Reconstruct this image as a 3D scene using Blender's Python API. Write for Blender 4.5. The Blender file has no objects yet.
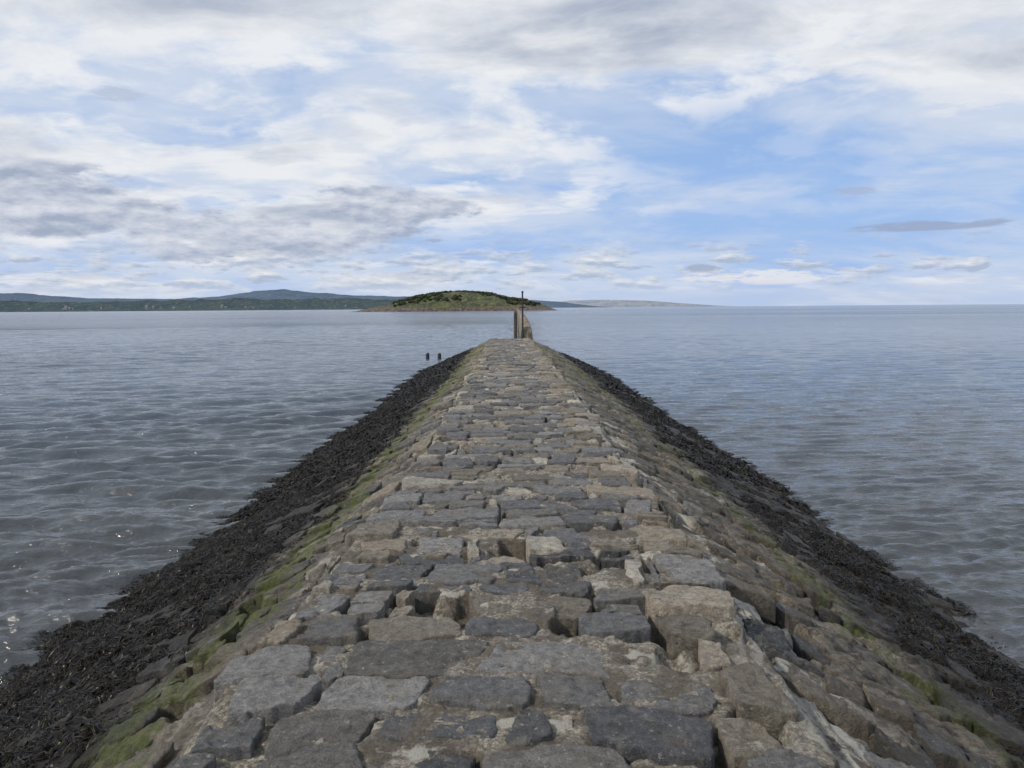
import bpy, math, numpy as np
from mathutils import Matrix, Vector
rng=np.random.default_rng(11)
scene=bpy.context.scene
scene.view_settings.view_transform='Standard'
scene.view_settings.look='None'
scene.view_settings.exposure=0

# ------------------------------------------------------------ helpers
def _h(ix,iy,seed):
    n=(ix.astype(np.int64)*374761393+iy.astype(np.int64)*668265263+seed*982451653)&0xffffffff
    n=((n^(n>>13))*1274126177)&0xffffffff
    n=n^(n>>16)
    return (n&0xffffff)/float(0xffffff)
def vn(x,y,seed=0):
    x=np.asarray(x,float);y=np.asarray(y,float)
    ix=np.floor(x);iy=np.floor(y);fx=x-ix;fy=y-iy
    ix=ix.astype(np.int64);iy=iy.astype(np.int64)
    fx=fx*fx*fx*(fx*(fx*6-15)+10);fy=fy*fy*fy*(fy*(fy*6-15)+10)
    a=_h(ix,iy,seed);b=_h(ix+1,iy,seed);c=_h(ix,iy+1,seed);d=_h(ix+1,iy+1,seed)
    return (a+(b-a)*fx)+((c+(d-c)*fx)-(a+(b-a)*fx))*fy
def fbm(x,y,o=4,seed=0,g=.5):
    t=0;a=1;s=0
    for i in range(o):
        t=t+a*(vn(x*2**i+i*17.3,y*2**i-i*9.1,seed+i)*2-1);s+=a;a*=g
    return t/s
def sstep(x,a,b):
    t=np.clip((x-a)/(b-a),0,1);return t*t*(3-2*t)

def make_mesh(name,V,F,mat=None,smooth=True,attrs=None,parent=None):
    V=np.asarray(V,dtype=np.float32);F=np.asarray(F,dtype=np.int32)
    me=bpy.data.meshes.new(name)
    me.vertices.add(len(V));me.vertices.foreach_set('co',V.ravel())
    k=F.shape[1]
    me.loops.add(F.size);me.loops.foreach_set('vertex_index',F.ravel())
    me.polygons.add(len(F));me.polygons.foreach_set('loop_start',np.arange(0,F.size,k,dtype=np.int32))
    me.update(calc_edges=True)
    me.polygons.foreach_set('use_smooth',np.full(len(F),smooth,dtype=bool))
    if attrs:
        for an,(typ,data) in attrs.items():
            at=me.attributes.new(an,typ,'POINT')
            at.data.foreach_set('color' if typ=='FLOAT_COLOR' else 'value',np.asarray(data,dtype=np.float32).ravel())
    me.update()
    ob=bpy.data.objects.new(name,me);scene.collection.objects.link(ob)
    if mat:me.materials.append(mat)
    if parent:ob.parent=parent
    return ob
def gridfaces(nx,ny):
    i=np.arange(nx-1);j=np.arange(ny-1)
    I,J=np.meshgrid(i,j);a=(J*nx+I).ravel()
    return np.stack([a,a+1,a+1+nx,a+nx],1)

class G:
    """tiny expression builder for node trees"""
    def __init__(s,tree): s.t=tree;s.n=tree.nodes;s.l=tree.links
    def put(s,inp,v):
        if isinstance(v,bpy.types.NodeSocket): s.l.new(v,inp)
        else:
            if isinstance(v,(tuple,list)) and inp.type=='RGBA' and len(v)==3: v=(*v,1)
            inp.default_value=v
    def m(s,op,*a,clamp=False):
        nd=s.n.new('ShaderNodeMath');nd.operation=op;nd.use_clamp=clamp
        for i,v in enumerate(a): s.put(nd.inputs[i],v)
        return nd.outputs[0]
    def add(s,a,b):return s.m('ADD',a,b)
    def sub(s,a,b):return s.m('SUBTRACT',a,b)
    def mul(s,a,b):return s.m('MULTIPLY',a,b)
    def ss(s,x,a,b,lo=0.,hi=1.):
        nd=s.n.new('ShaderNodeMapRange');nd.interpolation_type='SMOOTHSTEP'
        s.put(nd.inputs[0],x);s.put(nd.inputs[1],a);s.put(nd.inputs[2],b);s.put(nd.inputs[3],lo);s.put(nd.inputs[4],hi)
        return nd.outputs[0]
    def lin(s,x,a,b,lo=0.,hi=1.):
        nd=s.n.new('ShaderNodeMapRange')
        s.put(nd.inputs[0],x);s.put(nd.inputs[1],a);s.put(nd.inputs[2],b);s.put(nd.inputs[3],lo);s.put(nd.inputs[4],hi)
        return nd.outputs[0]
    def vec(s,x,y,z):
        nd=s.n.new('ShaderNodeCombineXYZ')
        for i,v in enumerate((x,y,z)): s.put(nd.inputs[i],v)
        return nd.outputs[0]
    def vmul(s,v,w):
        nd=s.n.new('ShaderNodeVectorMath');nd.operation='MULTIPLY';s.put(nd.inputs[0],v);s.put(nd.inputs[1],w);return nd.outputs[0]
    def vadd(s,v,w):
        nd=s.n.new('ShaderNodeVectorMath');nd.operation='ADD';s.put(nd.inputs[0],v);s.put(nd.inputs[1],w);return nd.outputs[0]
    def noise(s,v,scale,detail=4.,rough=.5,dist=0.):
        nd=s.n.new('ShaderNodeTexNoise')
        s.put(nd.inputs['Vector'],v);nd.inputs['Scale'].default_value=scale;nd.inputs['Detail'].default_value=detail
        nd.inputs['Roughness'].default_value=rough;nd.inputs['Distortion'].default_value=dist
        return nd.outputs[0]
    def voro(s,v,scale,feat='F1',out='Distance'):
        nd=s.n.new('ShaderNodeTexVoronoi');nd.feature=feat
        s.put(nd.inputs['Vector'],v);nd.inputs['Scale'].default_value=scale
        return nd.outputs[out]
    def mix(s,f,a,b):
        nd=s.n.new('ShaderNodeMix');nd.data_type='RGBA'
        s.put(nd.inputs[0],f);s.put(nd.inputs[6],a);s.put(nd.inputs[7],b);return nd.outputs[2]
    def cmul(s,a,b):
        nd=s.n.new('ShaderNodeMix');nd.data_type='RGBA';nd.blend_type='MULTIPLY'
        nd.inputs[0].default_value=1;s.put(nd.inputs[6],a);s.put(nd.inputs[7],b);return nd.outputs[2]
    def gray(s,v):
        nd=s.n.new('ShaderNodeCombineColor')
        for i in range(3): s.put(nd.inputs[i],v)
        return nd.outputs[0]
    def sep(s,v):
        nd=s.n.new('ShaderNodeSeparateXYZ');s.put(nd.inputs[0],v);return nd.outputs[0],nd.outputs[1],nd.outputs[2]
    def bump(s,h,strength=1.,dist=.01,normal=None):
        nd=s.n.new('ShaderNodeBump');s.put(nd.inputs['Strength'],strength);s.put(nd.inputs['Distance'],dist);s.put(nd.inputs['Height'],h)
        if normal is not None:s.put(nd.inputs['Normal'],normal)
        return nd.outputs[0]
    def gauss(s,a,e,a0,e0,sa,se):
        da=s.mul(s.sub(a,a0),1/sa);de=s.mul(s.sub(e,e0),1/se)
        r=s.add(s.mul(da,da),s.mul(de,de))
        return s.m('EXPONENT',s.mul(r,-1.))
def newmat(name):
    m=bpy.data.materials.new(name);m.use_nodes=True
    g=G(m.node_tree);b=m.node_tree.nodes['Principled BSDF']
    tc=m.node_tree.nodes.new('ShaderNodeTexCoord')
    return m,g,b,tc.outputs['Object']
def attr(g,name,col=False):
    nd=g.n.new('ShaderNodeAttribute');nd.attribute_name=name
    return nd.outputs['Color'] if col else nd.outputs['Fac']

# ------------------------------------------------------------ world
SUN_EL=math.radians(42);SUN_AZ=math.radians(-115)
w=bpy.data.worlds.new("World");scene.world=w;w.use_nodes=True
try:
    w.cycles.sampling_method='MANUAL';w.cycles.sample_map_resolution=256
except Exception as e: print(e)
g=G(w.node_tree)
bg=w.node_tree.nodes['Background'];bg.inputs['Strength'].default_value=.106
sky=g.n.new('ShaderNodeTexSky');sky.sky_type='NISHITA';sky.sun_disc=False
sky.sun_elevation=SUN_EL;sky.sun_rotation=SUN_AZ;sky.air_density=1.0;sky.dust_density=.6;sky.ozone_density=1.5
tc=g.n.new('ShaderNodeTexCoord')
x,y,z=g.sep(tc.outputs['Generated'])
DEG=180/math.pi
az=g.mul(g.m('ARCTAN2',x,y),DEG)
el=g.mul(g.m('ARCSINE',z),DEG)
zp=g.m('MAXIMUM',z,0.)
zz=g.add(zp,.17)
q=g.vec(g.m('DIVIDE',x,zz),g.m('DIVIDE',y,zz),0.)
wn=g.n.new('ShaderNodeTexNoise');g.put(wn.inputs['Vector'],q);wn.inputs['Scale'].default_value=1.3;wn.inputs['Detail'].default_value=3
qw=g.vadd(q,g.vmul(wn.outputs['Color'],(.35,.35,0.)))
def gz(*a): return g.gauss(az,el,*a)
blue=g.add(gz(19,10.5,13,3.0),g.mul(gz(28,6.0,18,3.2),.9))
blue=g.add(blue,g.add(g.mul(gz(-2,15.0,9,1.1),.25),g.mul(gz(-29,13,7,1.5),.25)))
blue=g.add(blue,g.mul(gz(14,4.,18,1.8),.6))
heavy=g.add(g.add(gz(12,17.7,15,2.6),g.mul(gz(-30,6.3,8,2.2),1.0)),g.mul(gz(-13,7.,10,2.4),.7))
heavy=g.add(heavy,g.mul(gz(-16,19.5,18,2.6),.75))
base=sky.outputs[0]
hz=g.ss(el,0.,16.,1.,0.)
base=g.mix(g.mul(hz,.75),base,(4.4,5.6,7.9))
base=g.mix(.7,base,(2.85,4.6,8.2))
nv=g.noise(g.vmul(qw,(.7,1.,1.)),1.3,6.,.58,.3)
veil=g.ss(g.sub(nv,g.mul(blue,.17)),.27,.58)
c=g.mix(g.mul(veil,.9),base,(5.9,6.6,7.8))
nb_=g.noise(g.vadd(qw,(3.,7.,0.)),3.0,8.,.60)
c=g.mix(g.mul(g.mul(g.ss(nb_,.45,.64),g.ss(el,3.,8.)),g.ss(blue,.1,.7,.9,.2)),c,(8.1,8.25,8.5))
qs=g.vmul(qw,(.75,1.,1.))
n1=g.noise(qs,1.35,9.,.60)
n1b=g.noise(g.vadd(qs,(-.07,.12,0.)),1.35,9.,.60)
dens=g.add(g.sub(n1,g.mul(blue,.22)),g.mul(heavy,.19))
m1=g.ss(dens,.47,.60)
emb=g.lin(g.sub(n1,n1b),-.12,.12)
thick=g.ss(dens,.48,.74)
shade=g.m('ADD',g.mul(thick,.85),g.mul(g.sub(.5,emb),1.3),clamp=True)
ccol=g.mix(shade,(7.9,8.05,8.3),(3.7,4.25,5.3))
c=g.mix(g.mul(m1,.92),c,ccol)
# left cumulus group
ae=g.vec(g.mul(az,.14),g.mul(el,.38),0.)
n3=g.noise(ae,1.,8.,.60);n3b=g.noise(g.vadd(ae,(.04,-.16,0.)),1.,8.,.60)
hv2=g.add(g.add(gz(-31,6.6,8,2.2),g.mul(gz(-16,4.8,13,1.7),.9)),g.mul(gz(-8,7.4,7,1.1),.95))
m3=g.mul(g.ss(g.add(n3,g.mul(hv2,.27)),.60,.69),g.ss(hv2,.12,.35))
s3=g.lin(g.sub(n3b,n3),-.10,.13)
c=g.mix(g.mul(m3,.88),c,g.mix(s3,(3.1,3.7,5.0),(7.3,7.5,8.1)))
ae=g.vec(g.mul(az,.24),g.mul(el,1.0),0.)
n2=g.noise(ae,1.,8.,.60)
n2b=g.noise(g.vadd(ae,(.05,-.25,0.)),1.,8.,.60)
band=g.mul(g.ss(el,.5,1.8),g.ss(el,3.2,5.2,1.,0.))
leftw=g.ss(az,2.,24.,1.,.6)
m2=g.mul(g.ss(g.sub(n2,g.sub(.12,g.mul(leftw,.12))),.45,.54),band)
sh2=g.lin(g.sub(n2b,n2),-.10,.12)
c=g.mix(g.mul(m2,.85),c,g.mix(sh2,(3.8,4.6,6.0),(8.1,8.1,8.1)))
sn=g.noise(g.vec(g.mul(az,.30),g.mul(el,1.6),3.),1.,6.,.65)
def streak(a0,e0,sa,se,k,c,col):
    f=g.mul(gz(a0,e0,sa,se),g.ss(sn,.3,.62,.35,1.5))
    return g.mix(g.mul(g.ss(f,.3,.8),k),c,col)
c=streak(27.2,5.0,5.0,.34,.85,c,(3.1,3.8,5.3))
c=streak(23.5,7.4,2.6,.26,.7,c,(3.6,4.4,6.0))
c=streak(13.2,2.65,1.2,.35,.8,c,(3.4,4.0,5.3))
c=streak(-26.,13.4,1.6,.5,.6,c,(4.4,5.0,6.2))
c=streak(17.,2.0,6.,.55,.8,c,(7.8,7.8,7.9))
c=streak(29.,12.5,3.,1.2,.6,c,(7.5,7.7,8.1))
c=g.mix(g.ss(el,0.,2.4,.75,0.),c,(4.8,5.7,7.5))
g.put(bg.inputs['Color'],c)

sd=bpy.data.lights.new('sun','SUN');sd.energy=3.3;sd.angle=math.radians(4);sd.color=(1,.93,.83)
so=bpy.data.objects.new('sun',sd);scene.collection.objects.link(so)
dirv=Vector((math.sin(SUN_AZ)*math.cos(SUN_EL),math.cos(SUN_AZ)*math.cos(SUN_EL),math.sin(SUN_EL)))
so.rotation_euler=dirv.to_track_quat('Z','Y').to_euler()

# ------------------------------------------------------------ camera
cd=bpy.data.cameras.new('camera');cam=bpy.data.objects.new('camera',cd);scene.collection.objects.link(cam)
cd.sensor_width=36;cd.lens=27.8;cd.clip_start=.05;cd.clip_end=90000
cam.matrix_world=Matrix.Translation((0,0,1.6))@Matrix.Rotation(math.radians(.36),4,'Z')@Matrix.Rotation(math.radians(84.5),4,'X')@Matrix.Rotation(math.radians(-.43),4,'Z')
scene.camera=cam

# ------------------------------------------------------------ causeway geometry functions
WATER=-1.6;SL=.445
def cen(Y): return -.38*np.clip(Y/42,0,1.6)**2
def eL(Y): return 1.02+.22*(1-sstep(Y,3.2,6.5))+.05*fbm(Y*.7,Y*0+3.,2,5)
def eR(Y): return 1.14+.05*fbm(Y*.7,Y*0+9.,2,6)
def drop(Y): return np.maximum(0,Y-41.5)*.1+np.maximum(0,Y-41.5)**2*.002
def prof(L,Y):
    e=np.where(L<0,eL(Y),eR(Y));d=np.abs(L)-e
    s=.5*(d+np.sqrt(d*d+.0008))
    z=-s*SL-.09*sstep(d,.02,.10)-.012*(L/1.1)**2*(np.abs(L)<1.3)
    return z-drop(Y)+.02*fbm(L*.5,Y*.5,2,11)+.10*fbm(L*.8,Y*.8,3,12)*sstep(np.abs(L),2.6,4.2)
def swstart(L,Y):
    return np.where(L<0,1.95,2.65)+.35*fbm(Y*.9,L*0+1.,4,21,.6)
def sw(L,Y):
    a=np.abs(L)
    m=sstep(a-swstart(L,Y)+.35*fbm(L*3,Y*3,3,29),-.15,.3)
    hole=sstep(fbm(L*1.1+5,Y*.55,3,33),.08,.26)*(L>0)*sstep(Y,1,4)
    return m*(1-.95*hole)

causeway=bpy.data.objects.new('stone_causeway',None);scene.collection.objects.link(causeway)

def stone_shader(name,kind):
    m,g,b,oc=newmat(name)
    lat=attr(g,'lat');ab=g.m('ABSOLUTE',lat)
    px,py,pz=g.sep(oc)
    if kind=='stone':
        col=attr(g,'scol',True)
    big=g.noise(oc,3.5,4.,.6);mid=g.noise(oc,22.,6.,.68);fine=g.noise(oc,110.,5.,.75);tiny=g.noise(oc,420.,3.,.6)
    if kind=='stone':
        col=g.cmul(col,g.gray(g.lin(mid,.3,.7,.52,1.45)))
        col=g.cmul(col,g.gray(g.lin(fine,.32,.68,.56,1.48)))
        l1=g.ss(g.noise(oc,9.,7.,.74,.4),.53,.65)
        col=g.mix(g.mul(l1,.45),col,(.27,.25,.205))
        l2=g.ss(g.noise(g.vadd(oc,(4.,2.,1.)),38.,4.,.7),.60,.68)
        col=g.mix(g.mul(l2,.6),col,(.44,.42,.37))
        dk=g.ss(g.noise(g.vadd(oc,(7.,1.,3.)),14.,6.,.72),.53,.69)
        col=g.mix(g.mul(dk,.6),col,(.045,.042,.038))
        # sandy dirt drifting over stones in patches
        sd_=g.mul(g.ss(g.noise(g.vadd(oc,(2.,5.,0.)),2.2,7.,.7),.52,.64),g.ss(fine,.3,.6,.4,1.))
        col=g.mix(g.mul(sd_,.5),col,(.17,.14,.105))
        gr=g.mul(g.ss(ab,1.3,1.8),g.ss(g.noise(g.vadd(oc,(1.,8.,3.)),6.,6.,.7),.42,.56))
        col=g.mix(g.mul(gr,.75),col,(.055,.046,.035))
    else:
        v=g.voro(oc,75.,'F1','Color');vr,vg,vb=g.sep(v)
        peb=g.voro(oc,75.)
        con=g.mix(g.lin(mid,.3,.7),(.22,.19,.145),(.42,.38,.31))
        con=g.cmul(con,g.gray(g.lin(vr,0.,1.,.55,1.4)))
        con=g.cmul(con,g.gray(g.lin(peb,0.,.9,1.15,.5)))
        dirt=g.mix(g.lin(fine,.3,.7),(.035,.029,.021),(.14,.112,.08))
        dm=g.ss(big,.44,.56)
        con=g.mix(g.mul(dm,.8),con,dirt)
        pale=g.ss(g.noise(g.vadd(oc,(9.,3.,0.)),5.,5.,.65),.56,.64)
        col=g.mix(g.mul(pale,.75),con,(.50,.48,.41))
        sm=g.mul(g.m('EXPONENT',g.mul(g.m('POWER',g.m('ABSOLUTE',g.mul(g.sub(lat,1.38),3.2)),2.),-1.)),g.ss(g.noise(g.vmul(oc,(3.,1.1,3.)),2.,7.,.75,.8),.45,.54))
        sm=g.mul(sm,g.ss(g.noise(oc,16.,5.,.7),.35,.5))
        col=g.mix(g.mul(sm,.85),col,(.52,.50,.44))
        rub=g.mix(g.ss(mid,.35,.65),(.040,.034,.026),(.18,.15,.11))
        rub=g.cmul(rub,g.gray(g.lin(fine,.3,.7,.6,1.4)))
        fs=g.mul(g.ss(ab,1.2,1.7),g.sub(1.,g.mul(sm,.8)))
        col=g.mix(g.mul(fs,.85),col,rub)
    nm=g.noise(g.vmul(oc,(3.2,1.3,2.)),1.7,8.,.72)
    left=g.ss(lat,-.2,.2,1.,0.)
    c0=g.add(g.mul(left,1.82),g.mul(g.sub(1.,left),2.45))
    t=g.mul(g.sub(ab,c0),3.0)
    bandm=g.m('EXPONENT',g.mul(g.mul(t,t),-1.))
    thr=g.add(.650,g.mul(g.sub(1.,left),.045))
    mossm=g.ss(g.sub(g.add(nm,g.mul(bandm,.20)),thr),-.045,.07)
    mossm=g.mul(g.mul(mossm,g.ss(fine,.36,.55,.3,1.)),.92)
    mossm=g.mul(mossm,g.ss(ab,1.0,1.5,.04,1.))
    mossc=g.mix(g.lin(g.noise(oc,30.,4.,.65),.3,.7),(.022,.030,.007),(.140,.170,.014))
    col=g.mix(mossm,col,mossc)
    fy=g.mul(g.mul(g.ss(py,12.,26.),g.ss(ab,.75,1.2)),g.ss(nm,.46,.6))
    col=g.mix(g.mul(fy,.6),col,(.12,.125,.028))
    st=g.add(g.mul(left,2.0),g.mul(g.sub(1.,left),2.6))
    wz=g.ss(g.add(g.sub(ab,st),g.mul(g.sub(nm,.5),1.7)),-.25,.25)
    wc=g.mix(g.lin(fine,.35,.65),(.004,.0032,.0026),(.022,.017,.011))
    if kind=='stone':
        col=g.mix(g.mul(wz,.82),col,(.026,.023,.019))
    else:
        col=g.mix(wz,col,wc)
    g.put(b.inputs['Base Color'],col)
    g.put(b.inputs['Roughness'],g.sub(g.lin(mid,.2,.8,.85,.58),g.mul(wz,.15)))
    b.inputs['Specular IOR Level'].default_value=.4
    h=g.add(g.add(g.mul(mid,1.),g.mul(fine,.5)),g.mul(tiny,.12))
    n=g.bump(h,1.,g.add(.036,g.mul(wz,.03)))
    g.put(b.inputs['Normal'],n)
    return m
mat_stone=stone_shader('weathered_setts','stone')
mat_bed=stone_shader('mortar_and_rubble','bed')

# ---- bed
ys=[-16.]
while ys[-1]<66:
    yy=ys[-1];ys.append(yy+ (max(.011,abs(yy)*.0048) if yy>1.5 else (.05 if yy>-3 else .3)))
ys=np.array(ys)
lx=np.concatenate([np.linspace(-8,-5,8,endpoint=False),np.linspace(-5,-2.2,110,endpoint=False),np.linspace(-2.2,2.2,320,endpoint=False),np.linspace(2.2,5,110,endpoint=False),np.linspace(5,8,9)])
L,Y=np.meshgrid(lx,ys)
def bedz(L,Y):
    a=np.abs(L);S=sw(L,Y)
    fade=1/(1+np.maximum(0,Y-8)*.12)
    n=.018*fbm(L*6,Y*6,3,41)+.014*fbm(L*22,Y*22,3,42)*fade
    crev=-.13*sstep(fbm(L*3.1,Y*3.1,3,43),.06,.24)
    lo=np.where(a<1.25,-.014,-.02)
    base=lo+n+crev*(1-S)
    base=base+.07*fbm(L*4,Y*4,4,47,.6)*sstep(a,1.2,1.8)*(1-S)
    lump=.015+.08*fbm(L*2.4,Y*2.4,4,44,.6)+.06*fbm(L*8,Y*8,3,45,.65)
    return prof(L,Y)+base*(1-S)+S*lump
Z=bedz(L,Y)
V=np.stack([L+cen(Y),Y,Z],-1).reshape(-1,3)
make_mesh('mortar_bed',V,gridfaces(len(lx),len(ys)),mat_bed,True,{'lat':('FLOAT',L.ravel())},causeway)

# ---- stones
class Acc:
    def __init__(s): s.V=[];s.F=[];s.C=[];s.L=[];s.n=0
def stone(acc,fb,ft,x0,x1,x0t,x1t,nx,ny,H,rad,color,amp=.006,depth=.13,gap=.02,seed=0,tilt=.05,kk=(.03,.20),rsd=.05,edge=.030,kerb=False):
    u=np.linspace(-1,1,nx);v=np.linspace(-1,1,ny)
    u=np.sign(u)*(1-(1-np.abs(u))**1.5);v=np.sign(v)*(1-(1-np.abs(v))**1.5)
    u=np.concatenate([[-1.0],u,[1.0]]);v=np.concatenate([[-1.0],v,[1.0]])
    U,Vv=np.meshgrid(u,v)
    k=rng.uniform(*kk)
    U2=U*np.sqrt(1-k*Vv**4);V2=Vv*np.sqrt(1-k*U**4)
    a=(U2+1)/2;c=(V2+1)/2
    xb=x0+(x1-x0)*a;xt=x0t+(x1t-x0t)*a
    X=xb+(xt-xb)*c
    yb=fb(xb);yt=ft(xt)
    Yv=yb+(yt-yb)*c
    cx=X.mean();cy=Yv.mean();wx=(X.max()-X.min())/2;wy=(Yv.max()-Yv.min())/2
    dx=X-cx;dy=(Yv-cy)
    X=cx+dx*(1-gap/max(wx,.05));Yv=cy+dy*(1-gap*.85/max(wy,.05))
    rt=rng.normal(0,rsd);shx=rng.normal(0,.10)
    # trapezoid distortion makes each sett a little different
    tz=rng.normal(0,.10);tz2=rng.normal(0,.08)
    dx=X-cx;dy=Yv-cy
    dx=dx*(1+tz*dy/max(wy,.05)*.6);dy=dy*(1+tz2*dx/max(wx,.05)*.6)
    X=cx+dx-rt*dy+shx*dy;Yv=cy+dy+rt*dx
    m=np.maximum(np.abs(U),np.abs(Vv))
    X=X+edge*fbm(X*8+seed,Yv*8,4,51,.6)*m;Yv=Yv+edge*fbm(X*8,Yv*8+seed,4,52,.6)*m
    ed=(1-np.abs(U))*wx;ed2=(1-np.abs(Vv))*wy
    r=rad*(.4+1.6*vn(X*16,Yv*16,53))
    def rnd(e):
        t=1-np.clip(e/r,0,1);return 1-np.sqrt(np.maximum(0,1-t*t*.98))
    dz=-(rnd(ed)+rnd(ed2)).clip(0,1.3)*rad*.8
    tx,ty=(rng.random(2)-.5)*tilt
    if not kerb:
        z=prof(X,Yv)
    else:
        Xc=np.clip(X,-float(eL(np.array(cy)))-.02,float(eR(np.array(cy)))+.0)
        z=prof(Xc,Yv)-.10*np.abs(X-Xc)
    z=z+H+dz+tx*(X-cx)+ty*(Yv-cy)
    z=z+amp*fbm(X*7+seed,Yv*7,2,54)*1.6+amp*1.1*fbm(X*24,Yv*24,3,55,.6)
    z=z-.012*sstep(fbm(X*5+seed*3,Yv*5,3,57),.16,.24)
    sk=np.zeros_like(z,bool);sk[0]=sk[-1]=True;sk[:,0]=sk[:,-1]=True
    z=np.where(sk,z-depth,z)
    P=np.stack([X+cen(Yv),Yv,z],-1).reshape(-1,3)
    acc.V.append(P);acc.F.append(gridfaces(nx+2,ny+2)+acc.n);acc.n+=len(P)
    acc.C.append(np.tile(np.array([*color,1.]),(len(P),1)));acc.L.append(X.ravel())
def res(yc):
    if yc<1.5:return 7,6
    if yc<5:return 34,28
    if yc<9:return 18,15
    if yc<16:return 10,9
    return 7,6
greys=np.array([[.120,.121,.122],[.148,.148,.146],[.090,.092,.097],[.19,.185,.177],[.132,.125,.114]])
tans=np.array([[.225,.19,.142],[.19,.165,.127],[.265,.23,.18],[.165,.146,.116]])
pales=np.array([[.46,.42,.35],[.38,.35,.29]])
acc=Acc()
def mkb(t0,k,amp,skew):
    return lambda x: t0+amp*fbm(np.asarray(x)*1.3+k*7.7,np.asarray(x)*0+k*3.1,3,61)+skew*np.asarray(x)
t=-6.;k=0
fb=mkb(t,0,.10,0)
while t<58:
    dep=rng.uniform(.24,.38) if t<9 else rng.uniform(.22,.38)
    if rng.random()<.20: dep*=.64
    k+=1;ft=mkb(t+dep,k,.16,0)
    yc=t+dep/2;l=-float(eL(np.array(yc)));r=float(eR(np.array(yc)))
    xs=[l-rng.uniform(-.08,.14)]
    while xs[-1]<r-.16:
        xs.append(xs[-1]+rng.uniform(.26,.38)*rng.choice([.4,.75,1.,1.3,1.7],p=[.13,.18,.32,.24,.13]))
    if xs[-1]>r+.12: xs[-1]=r+rng.uniform(-.05,.1)
    xt=[q+rng.uniform(-.06,.06) for q in xs]
    nx,ny=res(yc)
    for i in range(len(xs)-1):
        wd_=xs[i+1]-xs[i]
        if wd_<.09: continue
        kerb=(i==len(xs)-2) or i==0
        if rng.random()<(.02 if kerb else .07): continue
        xc=(xs[i]+xs[i+1])/2
        pt=.12+.55*float(sstep(np.array(xc),.45,1.0))+.35*float(sstep(np.array(-xc),.7,1.15))+.28*float(sstep(np.array(yc),9,24))
        C=(tans if rng.random()<pt else greys);col=C[rng.integers(len(C))]*rng.uniform(.62,1.2)
        if rng.random()<(.36 if wd_<.2 else .04): col=pales[rng.integers(2)]*rng.uniform(.65,1.)
        if wd_<.36 and rng.random()<.14:
            fm=(lambda a,b_:(lambda x:.5*(a(x)+b_(x))))(fb,ft)
            prs=[(fb,fm),(fm,ft)]
        else: prs=[(fb,ft)]
        for (f0,f1) in prs:
            stone(acc,f0,f1,xs[i],xs[i+1],xt[i],xt[i+1],nx,ny,rng.uniform(-.014,.022)+(.018 if kerb else 0),rng.uniform(.007,.016),col,gap=rng.choice([.010,.019,.028,.040]),seed=k*1.7+i,
                  kerb=kerb,depth=.22 if kerb else .13)
    t+=dep;fb=ft
make_mesh('paving_setts',np.concatenate(acc.V),np.concatenate(acc.F),mat_stone,True,
  {'lat':('FLOAT',np.concatenate(acc.L)),'scol':('FLOAT_COLOR',np.concatenate(acc.C))},causeway)

# ---- slope pitching stones
acc=Acc()
for side in (-1,1):
    t=-3.;k=500+side*77;fb=mkb(t,k,.16,0.)
    lim=2.9 if side<0 else 4.9
    while t<54:
        dep=rng.uniform(.15,.32);k+=1;ft=mkb(t+dep,k,.16,0.)
        yc=t+dep/2
        e=float(eL(np.array(yc))) if side<0 else float(eR(np.array(yc)))
        xs=[e+rng.uniform(.10,.18)]
        while xs[-1]<lim: xs.append(xs[-1]+rng.uniform(.12,.48))
        nx,ny=res(yc+2 if yc>2 else 1)
        if nx>20: nx,ny=24,20
        for i in range(len(xs)-1):
            xc=(xs[i]+xs[i+1])/2
            if rng.random()<.18: continue
            a,bb=(xs[i],xs[i+1]) if side>0 else (-xs[i+1],-xs[i])
            C=tans if rng.random()<.65 else greys
            col=C[rng.integers(len(C))]*rng.uniform(.35,.98)
            if rng.random()<.05: col=pales[1]*.8
            j=rng.uniform(-.06,.06,2)
            stone(acc,fb,ft,a,bb,a+j[0],bb+j[0],nx,ny,rng.uniform(-.035,.035),rng.uniform(.008,.02),col,amp=.014,gap=rng.choice([.006,.014,.024]),seed=k*2.1+i,tilt=.22,rsd=.10,edge=.03)
        t+=dep;fb=ft
make_mesh('slope_pitching_stones',np.concatenate(acc.V),np.concatenate(acc.F),mat_stone,True,
  {'lat':('FLOAT',np.concatenate(acc.L)),'scol':('FLOAT_COLOR',np.concatenate(acc.C))},causeway)

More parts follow.
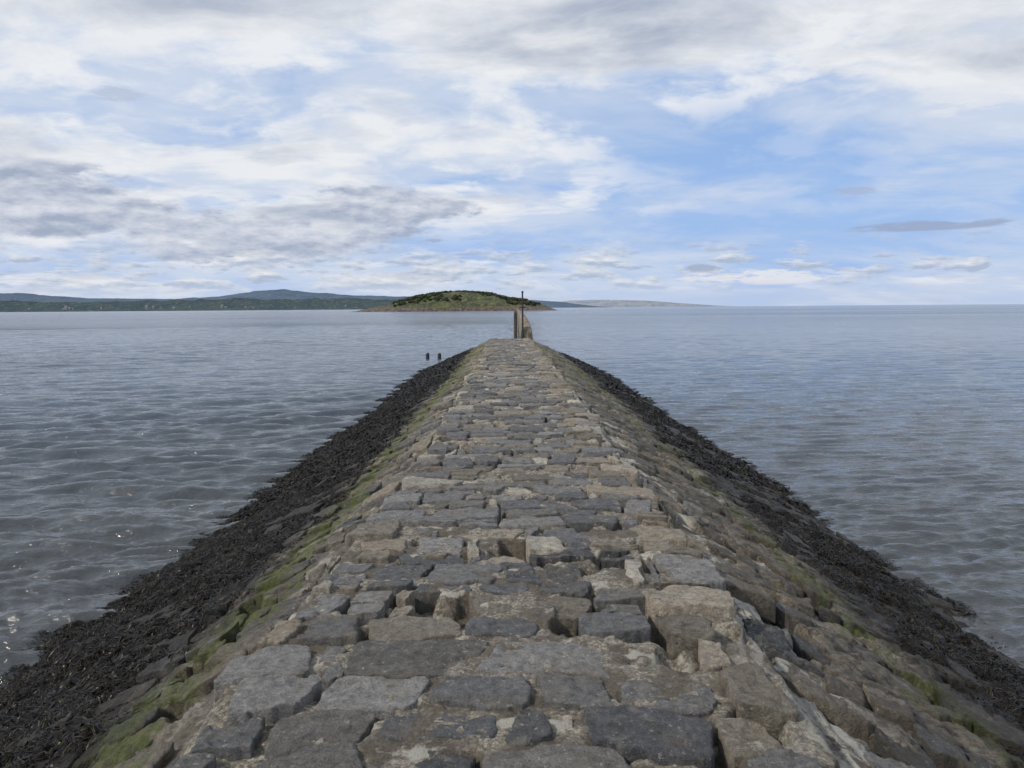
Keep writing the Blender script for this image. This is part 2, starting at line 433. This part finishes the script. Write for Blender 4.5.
# ------------------------------------------------------------ seaweed
def blades(n,y0,y1,lmin,lmax,wid,pw):
    side=rng.choice([-1,1],n);Yb=y0+(y1-y0)*rng.random(n)**pw
    Lb=side*rng.uniform(1.6,5.2,n)
    keep=(rng.random(n)<sw(Lb,Yb)**1.3*(.25+.95*vn(Lb*3,Yb*3,71)))&(prof(Lb,Yb)>WATER-.07)
    Lb,Yb,side=Lb[keep],Yb[keep],side[keep];n=len(Lb)
    ln=rng.uniform(lmin,lmax,n);wd=wid*rng.uniform(.5,1.5,n)
    th=np.where(side>0,0,math.pi)+rng.normal(0,1.0,n)+1.9*fbm(Lb*1.6,Yb*1.6,2,75)
    curl=rng.normal(0,2.0,n);lift=rng.uniform(0,.022,n)*ln/.12
    K=5
    cx,cy=Lb.copy(),Yb.copy()
    Vs=[]
    for s in range(K):
        f=s/(K-1)
        ang=th+curl*f
        if s>0: cx=cx+np.cos(ang)*ln/(K-1);cy=cy+np.sin(ang)*ln/(K-1)
        wv=wd*[.5,1.,.7,1.2,.4][s]
        nxv=-np.sin(ang)*wv;nyv=np.cos(ang)*wv
        zc=np.maximum(bedz(cx,cy),WATER+.002)+.002+lift*math.sin(math.pi*(f*.8+.1))+.006*rng.random(n)
        tw=rng.normal(0,.5,n)*wv
        for sg in (-1,1):
            Vs.append(np.stack([cx+sg*nxv+cen(cy),cy+sg*nyv,zc+sg*tw],-1))
    Vs=np.stack(Vs,1).reshape(-1,3)
    b0=np.arange(n)*2*K;F=[]
    for s in range(K-1):
        F.append(np.stack([b0+2*s,b0+2*s+1,b0+2*s+3,b0+2*s+2],1))
    F=np.concatenate(F)
    c=rng.random(n);base=np.where(c[:,None]<.78,np.array([[.0085,.0065,.0045]]),np.where(c[:,None]<.975,np.array([[.022,.017,.009]]),np.array([[.040,.040,.012]])))
    base=base*rng.uniform(.5,1.5,(n,1))
    C=np.repeat(np.concatenate([base,np.ones((n,1))],1),2*K,0)
    return Vs,F,C
parts=[blades(230000,1.5,12,.05,.12,.0036,1.1),blades(130000,11,27,.08,.18,.0075,1.1),blades(60000,26,54,.14,.30,.016,1.)]
VV=[];FF=[];CC=[];o=0
for v,f,c in parts: VV.append(v);FF.append(f+o);CC.append(c);o+=len(v)
mw,g,b,oc=newmat('bladder_wrack')
wc=attr(g,'scol',True)
g.put(b.inputs['Base Color'],wc)
b.inputs['Roughness'].default_value=.36;b.inputs['Specular IOR Level'].default_value=.17
make_mesh('seaweed',np.concatenate(VV),np.concatenate(FF),mw,True,{'scol':('FLOAT_COLOR',np.concatenate(CC))})

# ------------------------------------------------------------ sea
rr=np.concatenate([np.geomspace(1.2,4,30,endpoint=False),np.geomspace(4,160,1250,endpoint=False),np.geomspace(160,60000,160)])
aa=np.concatenate([np.radians(np.linspace(-46,46,700)),np.radians(np.linspace(46,314,120))[1:-1]])
aa=np.append(aa,aa[0]+2*math.pi)
A,R=np.meshgrid(aa,rr)
X=R*np.sin(A);Y=R*np.cos(A)
H=np.zeros_like(X)
cell=R*.0032
front=np.cos(A)>.6
wx=X+.6*fbm(X*.25,Y*.25,3,81);wy=Y+.6*fbm(X*.25+9,Y*.25,3,82)
leftf=sstep(-X,-2,4)
for i in range(46):
    lam=.17*(1.076**i)
    sgn=rng.random()
    mu=(103 if sgn<.88 else 55)
    th=math.radians(rng.normal(mu,13 if sgn<.88 else 25))
    kx=math.cos(th)*2*math.pi/lam;ky=math.sin(th)*2*math.pi/lam
    am=.0048*lam**.85/(1+(lam/1.5)**2.2)
    am=am*(.5+1.15*leftf if lam>.6 else 1.2)
    f=sstep(lam/cell,4,8)
    ph=kx*wx+ky*wy+rng.uniform(0,6.28)
    s=np.sin(ph)
    env=.10+1.8*vn(X*.26/lam**.5+i*3,Y*.5/lam**.5,83+i)
    H+=am*env*(s+.35*np.cos(2*ph))*f
H[~front]*=.3
calm=.55+.9*vn(X*.07,Y*.05,99)
H*=calm
V=np.stack([X,Y,WATER+H*2.05],-1).reshape(-1,3)
F=gridfaces(len(aa),len(rr))
mw,g,b,oc=newmat('sea_water')
px,py,pz=g.sep(oc)
dist=g.m('SQRT',g.add(g.mul(px,px),g.mul(py,py)))
nA=g.noise(g.vmul(oc,(1.,2.,1.)),6.,4.,.6,.3)
nB=g.noise(g.vmul(oc,(.5,1.7,1.)),1.5,5.,.65,.3)
nC=g.noise(g.vmul(oc,(.30,1.4,1.)),.22,6.,.7)
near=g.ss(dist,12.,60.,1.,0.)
b1=g.bump(nA,g.mul(near,.75),.038)
b2=g.bump(nB,g.ss(dist,12.,45.,.35,1.),.24,b1)
b3=g.bump(nC,g.mul(g.ss(dist,50.,160.),g.ss(dist,800.,5000.,1.,.4)),1.0,b2)
g.put(b.inputs['Normal'],b3)
pat=g.noise(g.vmul(oc,(.004,.02,1.)),1.,6.,.6,.5)
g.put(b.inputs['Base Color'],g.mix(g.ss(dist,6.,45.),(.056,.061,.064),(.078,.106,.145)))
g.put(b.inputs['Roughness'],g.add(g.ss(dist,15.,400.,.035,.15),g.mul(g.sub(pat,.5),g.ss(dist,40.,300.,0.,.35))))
b.inputs['IOR'].default_value=1.333
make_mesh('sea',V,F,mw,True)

# ------------------------------------------------------------ island
def px2(xp,d): return (xp-517)/790*d
D=900.
xs_=np.linspace(px2(350,D),px2(562,D),420)
prof_px=np.array([350,357,370,385,400,415,430,445,460,478,492,500,512,525,538,548,556,562])
prof_h =np.array([-1,1.5,4.0,6.5,11,15,17.5,19.0,19.5,18.5,17.0,14.5,12.5,11.,8.5,4.2,1.5,-1])
dep_=np.linspace(-1,1,90)
XX,DD=np.meshgrid(xs_,dep_)
hh=np.interp(XX/D*790+517,prof_px,prof_h)*D/790*1.02
front_=np.clip(1-np.abs(DD)**2.2,0,1)**.7
HH=hh*front_+(1.6*fbm(XX*.12,DD*8,4,101,.6)+1.0*fbm(XX*.5,DD*25,3,102))*front_*sstep(hh,1,8)
HH=HH+.8*fbm(XX*.25,DD*10,3,103)*(front_>.02)
V=np.stack([XX,D+40+DD*70,WATER-.6+HH],-1).reshape(-1,3)
mi,g,b,oc=newmat('island_ground')
px,py,pz=g.sep(oc)
n=g.noise(oc,.09,6.,.65);n2=g.noise(oc,.35,4.,.6)
grass=g.mix(g.ss(n,.42,.58),(.034,.046,.019),(.095,.098,.036))
grass=g.mix(g.ss(n2,.5,.62),grass,(.020,.030,.014))
rock=g.mix(g.ss(n2,.35,.65),(.038,.030,.027),(.13,.098,.082))
f=g.ss(g.add(pz,g.mul(g.sub(n,.5),7.)),1.0,4.2)
g.put(b.inputs['Base Color'],g.mix(f,rock,grass));b.inputs['Roughness'].default_value=.95
isl=make_mesh('island_terrain',V,gridfaces(len(xs_),len(dep_)),mi,True)
island=bpy.data.objects.new('island',None);scene.collection.objects.link(island);isl.parent=island
nb=700;LV=[];LC=[]
fi=rng.random(nb)
bx=px2(392+150*fi**1.1,D);bd=rng.uniform(-.8,.1,nb)
for i in range(nb):
    h=np.interp(bx[i]/D*790+517,prof_px,prof_h)*D/790
    zz=h*max(0,1-abs(bd[i])**2.2)**.7-1.6
    if zz<4 or fbm(np.array(bx[i]*.04),np.array(bd[i]*3),2,120)<-.12: continue
    r=rng.uniform(.9,2.1);m_=46
    p=rng.normal(0,1,(m_,3));p/=np.linalg.norm(p,axis=1)[:,None];p*=rng.uniform(.6,1.,(m_,1))*np.array([r*1.3,r,r*.85])
    cpt=np.array([bx[i],D+40+bd[i]*70,zz+r*.4])+p
    t1=rng.normal(0,1,(m_,3));t1/=np.linalg.norm(t1,axis=1)[:,None];t2=np.cross(t1,rng.normal(0,1,(m_,3)));t2/=np.linalg.norm(t2,axis=1)[:,None]
    s=.5
    LV.append(np.stack([cpt-t1*s-t2*s,cpt+t1*s-t2*s,cpt+t1*s+t2*s,cpt-t1*s+t2*s],1).reshape(-1,3))
    cc=np.array([.036,.046,.020])*rng.uniform(.6,1.9)
    LC.append(np.tile([*cc,1.],(m_*4,1)))
LV=np.concatenate(LV);F=np.arange(len(LV)).reshape(-1,4)
mb,g,b,oc=newmat('bush_foliage');g.put(b.inputs['Base Color'],attr(g,'scol',True));b.inputs['Roughness'].default_value=.9
make_mesh('bushes',LV,F,mb,False,{'scol':('FLOAT_COLOR',np.concatenate(LC))},island)

# ------------------------------------------------------------ far coasts
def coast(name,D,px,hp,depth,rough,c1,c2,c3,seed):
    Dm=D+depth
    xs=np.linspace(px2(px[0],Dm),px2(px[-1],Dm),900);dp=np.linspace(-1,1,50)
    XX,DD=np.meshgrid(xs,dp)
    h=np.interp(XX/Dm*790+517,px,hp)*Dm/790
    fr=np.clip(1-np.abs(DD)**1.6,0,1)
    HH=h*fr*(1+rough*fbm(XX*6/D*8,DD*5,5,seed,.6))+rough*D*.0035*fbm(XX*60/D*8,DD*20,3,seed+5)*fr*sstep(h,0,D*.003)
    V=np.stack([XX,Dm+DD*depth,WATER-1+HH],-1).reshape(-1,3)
    m,g,b,oc=newmat(name+'_hazed_cover')
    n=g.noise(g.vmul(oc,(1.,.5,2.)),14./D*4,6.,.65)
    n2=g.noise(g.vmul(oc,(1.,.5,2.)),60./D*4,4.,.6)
    c=g.mix(g.ss(n,.42,.56),c1,c2);c=g.mix(g.ss(n2,.56,.64),c,c3)  # aerial haze is painted into these bluish cover colours, no atmosphere
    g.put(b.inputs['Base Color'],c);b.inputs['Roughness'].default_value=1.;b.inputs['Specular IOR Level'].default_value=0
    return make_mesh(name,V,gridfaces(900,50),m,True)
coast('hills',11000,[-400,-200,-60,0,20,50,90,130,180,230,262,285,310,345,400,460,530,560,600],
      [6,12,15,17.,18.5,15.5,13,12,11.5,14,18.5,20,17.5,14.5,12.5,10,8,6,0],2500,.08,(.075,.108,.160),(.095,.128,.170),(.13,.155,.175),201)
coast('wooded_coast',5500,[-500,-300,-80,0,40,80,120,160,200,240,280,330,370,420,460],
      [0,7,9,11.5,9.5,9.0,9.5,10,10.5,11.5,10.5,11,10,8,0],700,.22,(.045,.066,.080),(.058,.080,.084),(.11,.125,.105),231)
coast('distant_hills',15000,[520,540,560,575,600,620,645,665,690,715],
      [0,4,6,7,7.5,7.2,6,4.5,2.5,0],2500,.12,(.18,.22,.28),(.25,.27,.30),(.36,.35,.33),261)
HV=[];HF=[];o=0
for i in range(44):
    D_=5600 if i<26 else 15600
    xp=rng.uniform(0,350) if i<26 else rng.uniform(570,665)
    s=rng.uniform(4,8)*(1 if i<26 else 2.4);x0=px2(xp,D_);z0=WATER+rng.uniform(6,38)*(1 if i<26 else 1.4)
    w_,d_,h_,r_=s*rng.uniform(.7,1.6),s*.6,s*.5,s*.35
    v=np.array([[-w_,-d_,-30],[w_,-d_,-30],[w_,d_,-30],[-w_,d_,-30],[-w_,-d_,h_],[w_,-d_,h_],[w_,d_,h_],[-w_,d_,h_],[-w_,0,h_+r_],[w_,0,h_+r_]],float)+[x0,D_,z0]
    HV.append(v)
    for f in [(0,1,5,4),(1,2,6,5),(2,3,7,6),(3,0,4,7),(4,5,9,8),(6,7,8,9),(5,6,9,9),(7,4,8,8)]:
        HF.append([o+q for q in f])
    o+=10
me=bpy.data.meshes.new('coastal_village');me.from_pydata(np.concatenate(HV).tolist(),[],[list(dict.fromkeys(f)) for f in HF])
mh,g,b,oc=newmat('harled_walls');g.put(b.inputs['Base Color'],g.mix(g.noise(oc,.02,2.),(.14,.15,.17),(.26,.26,.28)))
me.materials.append(mh);ob=bpy.data.objects.new('coastal_village',me);scene.collection.objects.link(ob)

# ------------------------------------------------------------ concrete pylons
def concrete(name,c1,c2):
    mp,g,b,oc=newmat(name)
    px,py,pz=g.sep(oc)
    n=g.noise(oc,3.,6.,.65)
    c=g.mix(g.ss(n,.35,.65),c1,c2)
    c=g.mix(g.ss(g.add(pz,g.mul(g.sub(n,.5),.8)),-.9,-.3,1.,0.),c,(.02,.018,.014))
    g.put(b.inputs['Base Color'],c);b.inputs['Roughness'].default_value=.9
    g.put(b.inputs['Normal'],g.bump(g.noise(oc,20.,5.,.6),.6,.03))
    return mp
mp=concrete('pylon_concrete',(.10,.084,.062),(.25,.21,.155))
mpd=concrete('dark_brown_concrete',(.030,.025,.022),(.09,.072,.055))  # darker brown variant of the pylon concrete
def pylon(x,y,wid,dep,top):
    zs=[-2.4,-1.2,-.2,top-.35,top-.12,top];sc=[1.15,1.08,1.02,.95,.82,.5]
    V=[];F=[]
    n=12
    for z_,s_ in zip(zs,sc):
        for q in range(n):
            a=(q+.5)/n*2*math.pi
            cx_,sx_=math.cos(a),math.sin(a);k=1/max(abs(cx_),abs(sx_));k=min(k,1.28)
            j=1+.05*(rng.random()-.5)
            V.append((x+cx_*k*wid/2*s_*j,y+sx_*k*dep/2*s_*j,z_))
    for l in range(5):
        for q in range(n):
            F.append([l*n+q,l*n+(q+1)%n,(l+1)*n+(q+1)%n,(l+1)*n+q])
    V.append((x,y,top+.02));F+= [[5*n+q,5*n+(q+1)%n,len(V)-1] for q in range(n)]
    return V,F
VV=[];FF=[];o=0
yy=46.
while yy<860:
    v,f=pylon(.58+(yy-46)*0.0004,yy,.70,.95,.48+.08*rng.random()+.45*(1-math.exp(-(yy-46)/14)))
    VV+=v;FF+=[[q+o for q in ff] for ff in f];o+=len(v)
    yy+=1.4 if yy<140 else 4.
me=bpy.data.meshes.new('concrete_pylons');me.from_pydata(VV,[],FF);me.materials.append(mp)
ob=bpy.data.objects.new('concrete_pylons',me);scene.collection.objects.link(ob)
v,f=pylon(-.06,45.5,.20,.5,1.45)
me=bpy.data.meshes.new('concrete_pillar');me.from_pydata(v,[],f);me.materials.append(mpd)
ob=bpy.data.objects.new('concrete_pillar',me);scene.collection.objects.link(ob)

# ------------------------------------------------------------ marker post & small posts
mm,g,b,oc=newmat('dark_tarred_timber')
g.put(b.inputs['Base Color'],g.mix(g.noise(g.vmul(oc,(8.,8.,1.)),3.,5.),(.012,.012,.016),(.035,.033,.036)));b.inputs['Roughness'].default_value=.7
def cyl(bm_list,x,y,z0,z1,r0,r1,n=10,axis='z'):
    V,F=bm_list;o=len(V)
    for z_,r_ in ((z0,r0),((z0+z1)/2,(r0+r1)/2*1.03),(z1,r1)):
        for q in range(n):
            a=q/n*2*math.pi
            if axis=='z':V.append((x+r_*math.cos(a),y+r_*math.sin(a),z_))
            else:V.append((z_,y+r_*math.cos(a),x+r_*math.sin(a)))
    for l in range(2):
        for q in range(n):F.append([o+l*n+q,o+l*n+(q+1)%n,o+(l+1)*n+(q+1)%n,o+(l+1)*n+q])
    F.append([o+q for q in range(n)][::-1]);F.append([o+2*n+q for q in range(n)])
def obj(name,VF,mat):
    me=bpy.data.meshes.new(name);me.from_pydata(VF[0],[],VF[1]);me.materials.append(mat)
    ob=bpy.data.objects.new(name,me);scene.collection.objects.link(ob);return ob
P=([],[])
px0=.33
cyl(P,px0,43,-.5,2.42,.052,.042)
cyl(P,px0,43,2.40,2.50,.065,.05)
cyl(P,1.62,43,px0-.16,px0+.16,.028,.028,8,'x')
cyl(P,px0,43,-.5,.14,.11,.09)
obj('marker_post',P,mm)
for xx,hh_ in ((-5.65,.36),(-4.9,.34)):
    P=([],[]);cyl(P,xx,50,-2.2,WATER+hh_,.13,.11);cyl(P,xx+.02,50,WATER+hh_-.003,WATER+hh_+.06,.08,.03)
    obj('mooring_post',P,mm)
print('verts ok')
